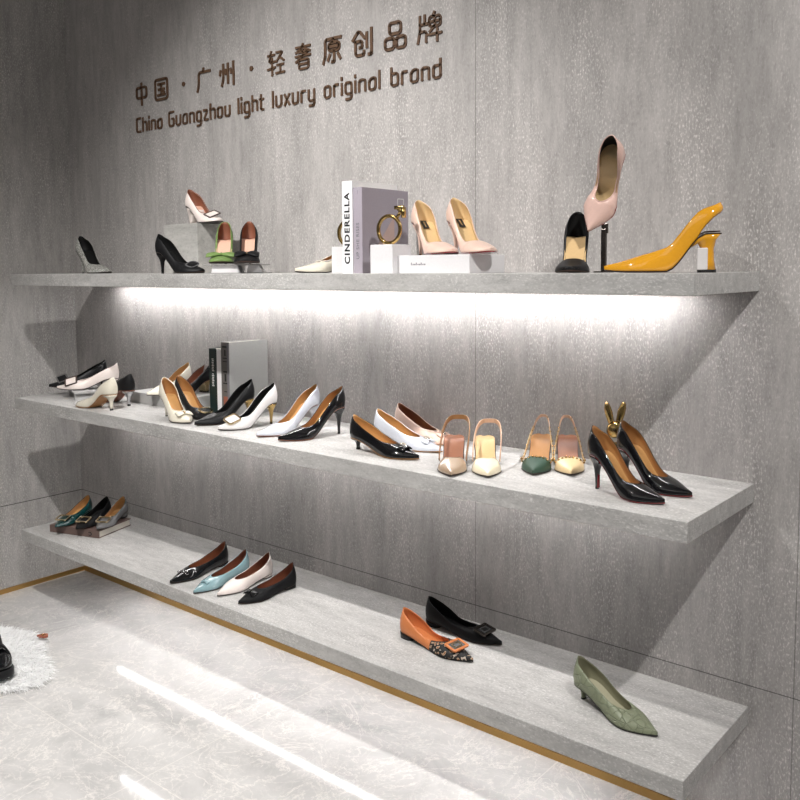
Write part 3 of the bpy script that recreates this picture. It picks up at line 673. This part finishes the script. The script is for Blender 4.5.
S = put('pearl', 'flat_shoe', 'ivory white flat with a beaded edge left of the tall white book', .030, 'cream', 'tan', 'tan', 'wsole', G1, heel='kitten', side='flat', toe='point', tt=.62)
bm = new()
for x, y, z in top_points(S, 15, .36, .62):
    for q in (1, -1): ball(bm, (x, y * q, z + .001), .0030, 8)
link('bead_trim', bm, M['pearl'], S.root)
for k, lab in (('nude1', 'nude satin high heel on the long white box, the left one of the pair'), ('nude2', 'nude satin high heel on the long white box, the right one of the pair')):
    S = put(k, 'pump', lab, .085, 'nude', 'nude_ins', 'nude_ins', 'red', G1, heel='stiletto', side='low', toe='almond', ws=1.05, tip=g)
    t_ = .22; o = link('insole_label', box(new(), -.017, .017, -.008, .008, 0, .0006), M['tagm'], S.root, False, (t_ * S.L, 0, S.zs(t_) + .004), (0, math.atan2(S.zs(t_ - .05) - S.zs(t_ + .05), .1 * S.L), 0))
    link('insole_print', box(new(), -.011, .011, -.0018, .0018, .0006, .0009), M['pgold'], o, False)
S = put('mule', 'pump', 'black open sided pump facing forward left of the raised pink shoe', .080, 'black', 'black_lin', 'nude_ins', 'sole', G1, heel='stiletto', side='dorsay', toe='almond', tt=.62)
S = shoe('pump', 'pale pink open sided high heel raised and tilted toe down on a metal stand', PINKLOC, 0, .180, .080, M['pink'], M['black_lin'], M['nude_ins'], M['red'], heel='stiletto', side='dorsay', group=G1, rot=PINKROT, tt=.64, piping=M['pink'])
S = put('yellow', 'slingback', 'mustard yellow patent slingback with a flared block heel at the right end', .080, 'yellow', 'black_lin', 'brownlin', 'sole', G1, heel='flared', heelm=M['yellow'], side='sling', toe='point', tt=.66, tw=.9, bk=.46,
    lo=[(0, .042), (.06, .034), (.12, .020), (.18, .006), (.21, 0), (1, 0)])
link('heel_plate', box(new(), .026, .0465, -.0224, .0224, .0055, .050, .002), M['white'], S.root, False)
bm = new(); sweep(bm, [(0, a, b) for a, b in rrect(.006, .0085, .002)], circ(.0010, 6), closed=True, up=Vector((1, 0, 0))); link('strap_buckle', bm, M['steel'], S.root, True, (.016, -.0225, S.zs(.07) + .045), (0, 0, math.radians(70)))
# --- middle shelf
S = put('a_black', 'pump', 'black low pump with a dark buckle, farthest left on the middle shelf', .040, 'black', 'black_lin', 'black_lin', 'sole', G2, heel='kitten'); buckle(S, .77, .019, .020, s, M['black'], lift=.007, thick=.0036, roll=-.5)
S = put('a_white', 'pump', 'white low pump with a square white buckle on the left riser', .040, 'pinkw', 'brownlin', 'brownlin', 'wsole', G2, heel='kitten'); buckle(S, .77, .021, .022, M['umbra'], M['pinkw'], r=.003, lift=.007, thick=.0030, roll=-.55, yoff=.006)
S = put('b_cream', 'pump', 'cream kitten heel seen from its side in front of the left riser', .058, 'cream', 'tan', 'tan', 'tan_d', G2, heel='kitten', heelm=M['cream'], toe='almond', tip=M['rubber'])
S = put('b_black', 'pump', 'black kitten heel with silver heel tucked behind the cream kitten heel', .058, 'black', 'black_lin', 'black_lin', 'brownlin', G2, heel='kitten', heelm=s, toe='almond')
S = put('c_cream', 'pump', 'cream heel with pink toe pointing away on the pale grey block', .045, 'cream', 'tan', 'tan', 'sole', G2, heel='kitten', toe='point', heelm=M['pgold'])
S = put('c_black', 'pump', 'black heel with clear golden heel behind the cream one on the grey block', .045, 'black', 'brownlin', 'brownlin', 'brownlin', G2, heel='block', heelm=M['pgold'], toe='point')
S = put('d_cream', 'pump', 'cream pump with a cream square bow ornament and tan insole', .070, 'cream', 'tan_d', 'tan', 'sole', G2, heel='stiletto', toe='point', piping=M['cream']); bow(S, .79, M['cream'], .026, .014, M['pgold'], lift=.006); 
S = put('d_black', 'pump', 'black pump with a pale oval buckle and tan insole left of the standing books', .070, 'black', 'tan_d', 'tan', 'sole', G2, heel='stiletto', toe='almond'); buckle(S, .80, .018, .019, M['pgold'], M['black'], r=.012, thick=.0035, lift=.004); 
S = put('f_black', 'pump', 'all black pump in front of the grey book, behind the white buckled one', .070, 'black', 'black_lin', 'black_lin', 'sole', G2, heel='stiletto', heelm=g)
S = put('f_white', 'pump', 'white pump with black lining, rounded white buckle and thin gold heel', .070, 'white', 'black_lin', 'black_lin', 'wsole', G2, heel='stiletto', heelm=g); buckle(S, .77, .021, .019, M['pgold'], M['white'], r=.008, thick=.003, lift=.006, roll=-.35, yoff=.004)
S = put('g_white', 'pump', 'plain bluish white patent pump with tan insole beside the black stiletto', .075, 'pwhite', 'tan', 'tan', 'brownlin', G2, heel='stiletto')
S = put('g_black', 'pump', 'plain glossy black patent pump with tan insole in the middle of the shelf', .082, 'pat_black', 'tan_d', 'tan', 'brownlin', G2, heel='stiletto')
def star_knot(S, t, m1, m2):
    bow(S, t, m1, .019, .010, m2); p, pit = vamp(S, t - .03); bm = new()
    for k in range(7):
        a = 2 * PI * k / 7; ball(bm, (.006 * math.cos(a), .007 * math.sin(a), .001), .0022, 6)
    ball(bm, (0, 0, .003), .003, 8); link('crystals', bm, M['crystal'], S.root, True, p + Vector((0, 0, .008)), (0, -pit, 0))
S = put('h_black', 'flat_shoe', 'black patent kitten heel with a crystal knot near the shelf front', .034, 'pat_black', 'tan', 'tan', 'nsole', G2, heel='kitten', side='pump', heelm=M['pat_black']); star_knot(S, .80, M['pat_black'], M['steel'])
S = put('h_white', 'flat_shoe', 'white patent kitten heel with a crystal knot between black and nude ones', .034, 'pwhite', 'tan', 'tan', 'nsole', G2, heel='kitten'); star_knot(S, .80, M['pwhite'], M['steel'])
S = put('h_nude', 'flat_shoe', 'nude pink kitten heel nearest the wall in its row of three', .034, 'nude', 'brownlin', 'tan_d', 'nsole', G2, heel='kitten'); star_knot(S, .80, M['nude'], M['steel'])
S = put('i_taupe', 'slingback', 'taupe patent slingback with a brown strap and rosy insole', .058, 'taupe', 'rose_ins', 'rose_ins', 'sole', G2, heel='stiletto', cut=.56, tt=.66, side='low')
sling(S, .60, M['brown_strap'], .050, .0056, .0012, .040, .0, buck=g, startz=.020, yoff=.010)
S = put('i_ivory', 'slingback', 'ivory patent slingback with a nude strap beside the taupe one', .058, 'ivory', 'nude_ins', 'nude_ins', 'sole', G2, heel='stiletto', cut=.56, tt=.66, side='low')
sling(S, .60, M['nude_strap'], .042, .0052, .0012, .038, .004, buck=g, startz=.020, yoff=.014)
for k, up, lab in (('j_green', 'dkgreen', 'dark green pointed slingback with a studded tan edge'), ('j_beige', 'beige', 'beige pointed slingback with a studded tan edge left of the stilettos')):
    S = put(k, 'slingback', lab, .060, up, 'tan_d', 'rose_ins' if k == 'j_beige' else 'tan_d', 'sole', G2, heel='stiletto', cut=.63, tt=.70, side='low')
    # studded edge band running back along both sides, and the loop strap
    L_ = S.L; n = 15; band = []
    for q in (1, -1):
        band.append([(t * L_, q * ((S.wd(.7) * .98) * (1 - k ** 1.4) + .019 * k ** 1.4 + .004 * math.sin(PI * k)), S.zs(t) + .024 - .010 * math.sin(PI * k) + .006 * k) for k, t in [(i / 22, .70 - .52 * i / 22) for i in range(23)]])
    bm = new()
    for P in band: sweep(bm, P, [(.0008, -.0045), (.0008, .0045), (-.0008, .0045), (-.0008, -.0045)])
    bmesh.ops.recalc_face_normals(bm, faces=bm.faces); bandm = link('edge_band', bm, M['nude_ins'], S.root, False)
    bm = new()
    for P in band:
        for i in range(0, 23, 2): v = Vector(P[i]); ball(bm, (v.x, v.y + math.copysign(.0012, v.y), v.z), .0028, 6)
    for i in range(-4, 5): 
        yy = i / 4 * S.wd(.70) * .95; ball(bm, (.705 * L_ - .000, yy, S.zs(.70) + S.T(.70) * (1 - .42 * (abs(i) / 4) ** 2.2) + .001), .0028, 6)
    link('studs', bm, g, bandm)
    sling(S, .16, M['nude_strap'], .050, .0034, .001, .0125, -.004, buck=g, startz=.028, rise=.6, y0=.019)
for k, lab in (('k_front', 'front black patent stiletto with a red sole near the shelf end'), ('k_back', 'rear black patent stiletto with a red sole near the shelf end')):
    S = put(k, 'pump', lab, .080, 'pat_black', 'tan_d', 'tan', 'red', G2, heel='stiletto', heelm=M['pat_black'])
    link('heel_lining', box(new(), .0195, .0225, -.0035, .0035, .003, .060), M['red'], S.root, False)
# --- lowest shelf
for k, up, lin, lab in (('l_teal', 'teal', 'tan', 'teal satin flat with a square crystal buckle, left one on the flat book'), ('l_black', 'suede_black', 'black_lin', 'black flat with a square crystal buckle, middle one on the flat book'), ('l_silver', 'silver_l', 'tan', 'silver grey flat with a square crystal buckle, right one on the flat book')):
    S = put(k, 'flat_shoe', lab, .022, up, lin, lin, 'sole', G3, heel='flat', side='flat', toe='point'); buckle(S, .77, .017, .023, M['pgold'], None, r=.003, thick=.0034, lift=.005, ornate=M['crystal'])
S = put('m_chain', 'flat_shoe', 'black pointed flat with a silver chain, leftmost of the four flats in a row', .012, 'pat_black', 'brownlin', 'tan_d', 'sole', G3, heel='flat', side='tabbed')
p, pit = vamp(S, .76); bm = new()
for q in range(-2, 3):
    c = Vector((abs(q) * .003, q * .0095, -.0012 * q * q)); sweep(bm, [c + Vector((.0045 * math.cos(a), .0062 * math.sin(a), (.002 if q % 2 else 0) * math.sin(a))) for a in [2 * PI * i / 14 for i in range(14)]], circ(.0013, 6), closed=True)
link('chain', bm, s, S.root, True, p + Vector((0, 0, .003)), (0, -pit, 0))
S = put('m_blue', 'flat_shoe', 'pale blue patent pointed flat, second from the left in the row of four', .012, 'blue', 'brownlin', 'rose_ins', 'sole', G3, heel='flat', side='tabbed'); bow(S, .80, M['blue'], .014, .007)
S = put('m_white', 'flat_shoe', 'pinkish white pointed flat between the pale blue and the black bow flat', .012, 'pinkw', 'brownlin', 'rose_ins', 'wsole', G3, heel='flat', side='tabbed')
S = put('m_bow', 'flat_shoe', 'black satin pointed flat with a glossy black bow, rightmost of the four in a row', .012, 'suede_black', 'brownlin', 'rose_ins', 'sole', G3, heel='flat', side='tabbed'); bow(S, .79, M['pat_black'], .023, .012)
def big_buckle(S, fm, pm, inner=False):
    o = buckle(S, .78, .017, .025, fm, pm, r=.002, thick=.0038, lift=.006); bm = new()
    sweep(bm, [(x, y, .001) for x, y in rrect(.0085, .0125, .001, 1)], [(.0014, -.001), (.0014, .001), (-.0014, .001), (-.0014, -.001)], closed=True); link('inner_frame', bm, M['pgold'] if inner else M['silver_l'], o, False)
S = put('n_orange', 'flat_shoe', 'orange tan flat with a leopard print toe and large square buckle', .018, 'leopard', 'orange', 'orange', 'black', G3, heel='flat', heelm=M['rubber'], side='low', backm=M['orange'], backcut=.52); big_buckle(S, M['orange'], M['silver_l'], True)
S = put('n_black', 'flat_shoe', 'black satin flat with a large dark square buckle behind the leopard one', .018, 'suede_black', 'black_lin', 'black_lin', 'sole', G3, heel='flat', side='low'); big_buckle(S, M['dsteel'], M['black'])
S = put('o_green', 'pump', 'sage green embossed kitten heel alone at the right end of the lowest shelf', .038, 'sage', 'sage_in', 'olive', 'rubber', G3, heel='kitten', heelm=M['sage'], toe='point', tt=.68, ws=1.08)

# ---------------------------------------------------------------- stand under the raised pink shoe
t = thing('shoe_stand', 'slim dark metal post stand holding up the tilted pink pump', 'shoe stand', (2.568, -.146, A_))
link('base_plate', loft(new(), [[(.024 * math.cos(a), .020 * math.sin(a), z) for a in [2 * PI * k / 24 for k in range(24)]] for z in (0, .003)]), M['dsteel'], t)
link('post', box(new(), -.006, .006, -.004, .004, .003, .100, .0012), M['dsteel'], t, False)
link('rest', box(new(), -.0075, .0075, -.0035, .0035, .090, .112, .001, Matrix.Translation((0, .004, .0)) ), M['dsteel'], t, False)
# gold rabbit
t = thing('rabbit_figurine', 'shiny gold rabbit figurine with upright ears behind the black stilettos', 'figurine', (2.566, -.074, B_), (0, 0, math.radians(-48)))
def rings_z(prof, n=18, cx=0, cy=0, sy=1): return [[(cx + r * math.cos(2 * PI * k / n), cy + sy * r * math.sin(2 * PI * k / n), z) for k in range(n)] for r, z in prof]
link('body', loft(new(), rings_z([(.016, 0), (.022, .006), (.025, .025), (.022, .048), (.014, .066), (.010, .078)])), M['gold'], t)
h_ = link('head', ball(new(), (0, 0, .098), .0215, 18, (.92, .92, 1.05)), M['gold'], t)
for s in (-1, 1):
    bm = new(); P = [(0, s * .008, .110), (0, s * .0105, .122), (0, s * .0145, .138), (0, s * .0185, .152), (0, s * .0205, .161), (0, s * .021, .166)]
    sweep(bm, P, circ(.0085, 12, .0062), up=Vector((1, 0, 0)), scale=[.7, .95, 1.15, 1.05, .75, .3]); link('ear', bm, M['gold'], t)
for s in (-1, 1): link('eye', ball(new(), (.0175, s * .007, .102), .0022, 8), M['ink'], h_)
link('ribbon', loft(new(), rings_z([(.0125, .071), (.0155, .074), (.0155, .079), (.0125, .082)])), M['ink_w'], t)
# ---------------------------------------------------------------- white fur mat and black shoe on the floor
def inside(x, y): pass
cx, cy = .56, -.735
def rad(a): return .245 * (1 + .10 * math.sin(3 * a + 1) + .07 * math.sin(5 * a))
ex, ey = 1.15, .88
t = thing('fur_mat', 'shaggy white fur mat on the marble floor at the left edge', 'mat', (cx, cy, 0))
bm = new(); rings = []
for k, z in ((1.0, .001), (.97, .010), (.85, .018), (.5, .022), (.05, .022)):
    rings.append([(ex * rad(a) * k * math.cos(a), ey * rad(a) * k * math.sin(a), z) for a in [2 * PI * q / 48 for q in range(48)]])
loft(bm, rings); link('backing', bm, M['fur'], t)
bm = new(); rnd = random.Random(3)
for _ in range(15000):
    a = rnd.random() * 2 * PI; k = rnd.random() ** .5 * 1.0; r_ = rad(a) * k
    p = Vector((ex * r_ * math.cos(a), ey * r_ * math.sin(a), .014 if k < .9 else .006)); out = Vector((math.cos(a), math.sin(a), 0))
    d = (out * (.4 + 1.1 * k * k) + Vector((rnd.gauss(0, .45), rnd.gauss(0, .45), .75 - .45 * k + rnd.random() * .3))).normalized(); l = .030 + .025 * rnd.random()
    s = d.cross(Vector((rnd.gauss(0, 1), rnd.gauss(0, 1), rnd.gauss(0, 1)))).normalized() * .0012
    m1 = p + d * l * .55; e = p + d * l; e.z = max(.002, e.z - .012); m1.z = max(.003, m1.z)
    v = [bm.verts.new(q) for q in (p - s, p + s, m1 + s * .7, m1 - s * .7, e)]
    bm.faces.new((v[0], v[1], v[2], v[3])); bm.faces.new((v[3], v[2], v[4]))
o = link('pile', bm, M['fur'], t, False); o['kind'] = 'stuff'
t = thing('black_shoe', 'chunky black shoe standing on the white fur mat at the picture edge', 'shoe', (0.773, -0.755, .03), (0, 0, math.radians(-12)))
def bl(wd_, z0, z1, x0, x1, sc=(1, 1)):
    P = rrect((x1 - x0) / 2, wd_, wd_ * .8, 6); return lambda z, k=1: [((x0 + x1) / 2 + x * k, y * k, z) for x, y in P]
f = bl(.046, 0, 0, -.23, .05); bm = new(); loft(bm, [f(0, .97), f(.006, 1), f(.026, 1), f(.030, .97)]); link('platform_sole', bm, M['black'], t)
f = bl(.043, 0, 0, -.10, .046); bm = new(); loft(bm, [f(.030, .97), f(.044, .97), f(.060, .86), f(.070, .62), f(.073, .3)]); link('toe_cap', bm, M['pat_black'], t)
f = bl(.040, 0, 0, -.215, -.045); bm = new(); loft(bm, [f(.030, .97), f(.060, .92), f(.085, .86), f(.100, .80)]); link('upper', bm, M['black'], t)
bm = new(); sweep(bm, [(-.035, .046 * math.cos(a), .030 + .062 * math.sin(a)) for a in [PI * k / 16 for k in range(17)]], [(.003, -.016), (.003, .016), (-.003, .016), (-.003, -.016)], up=Vector((1, 0, 0))); link('strap', bm, M['black'], t, False)
t = thing('leather_tag', 'small brown pink leather tag on the floor beside the fur mat corner', 'tag', (0.592, -0.497, .024), (0, 0, math.radians(-150)))
bm = new(); P = [(0, -.014), (.018, -.014), (.036, 0), (.018, .014), (0, .014), (-.008, 0)]; loft(bm, [[(x, y, z + abs(y) * .15) for x, y in P] for z in (-.003, .003)]); link('tag_body', bm, M['skin'], t, False)
bm = new(); sweep(bm, [(.004, -.006, .005), (.020, 0, .006), (.004, .006, .005)], circ(.0015, 6)); link('tag_seam', bm, M['gold'], t)
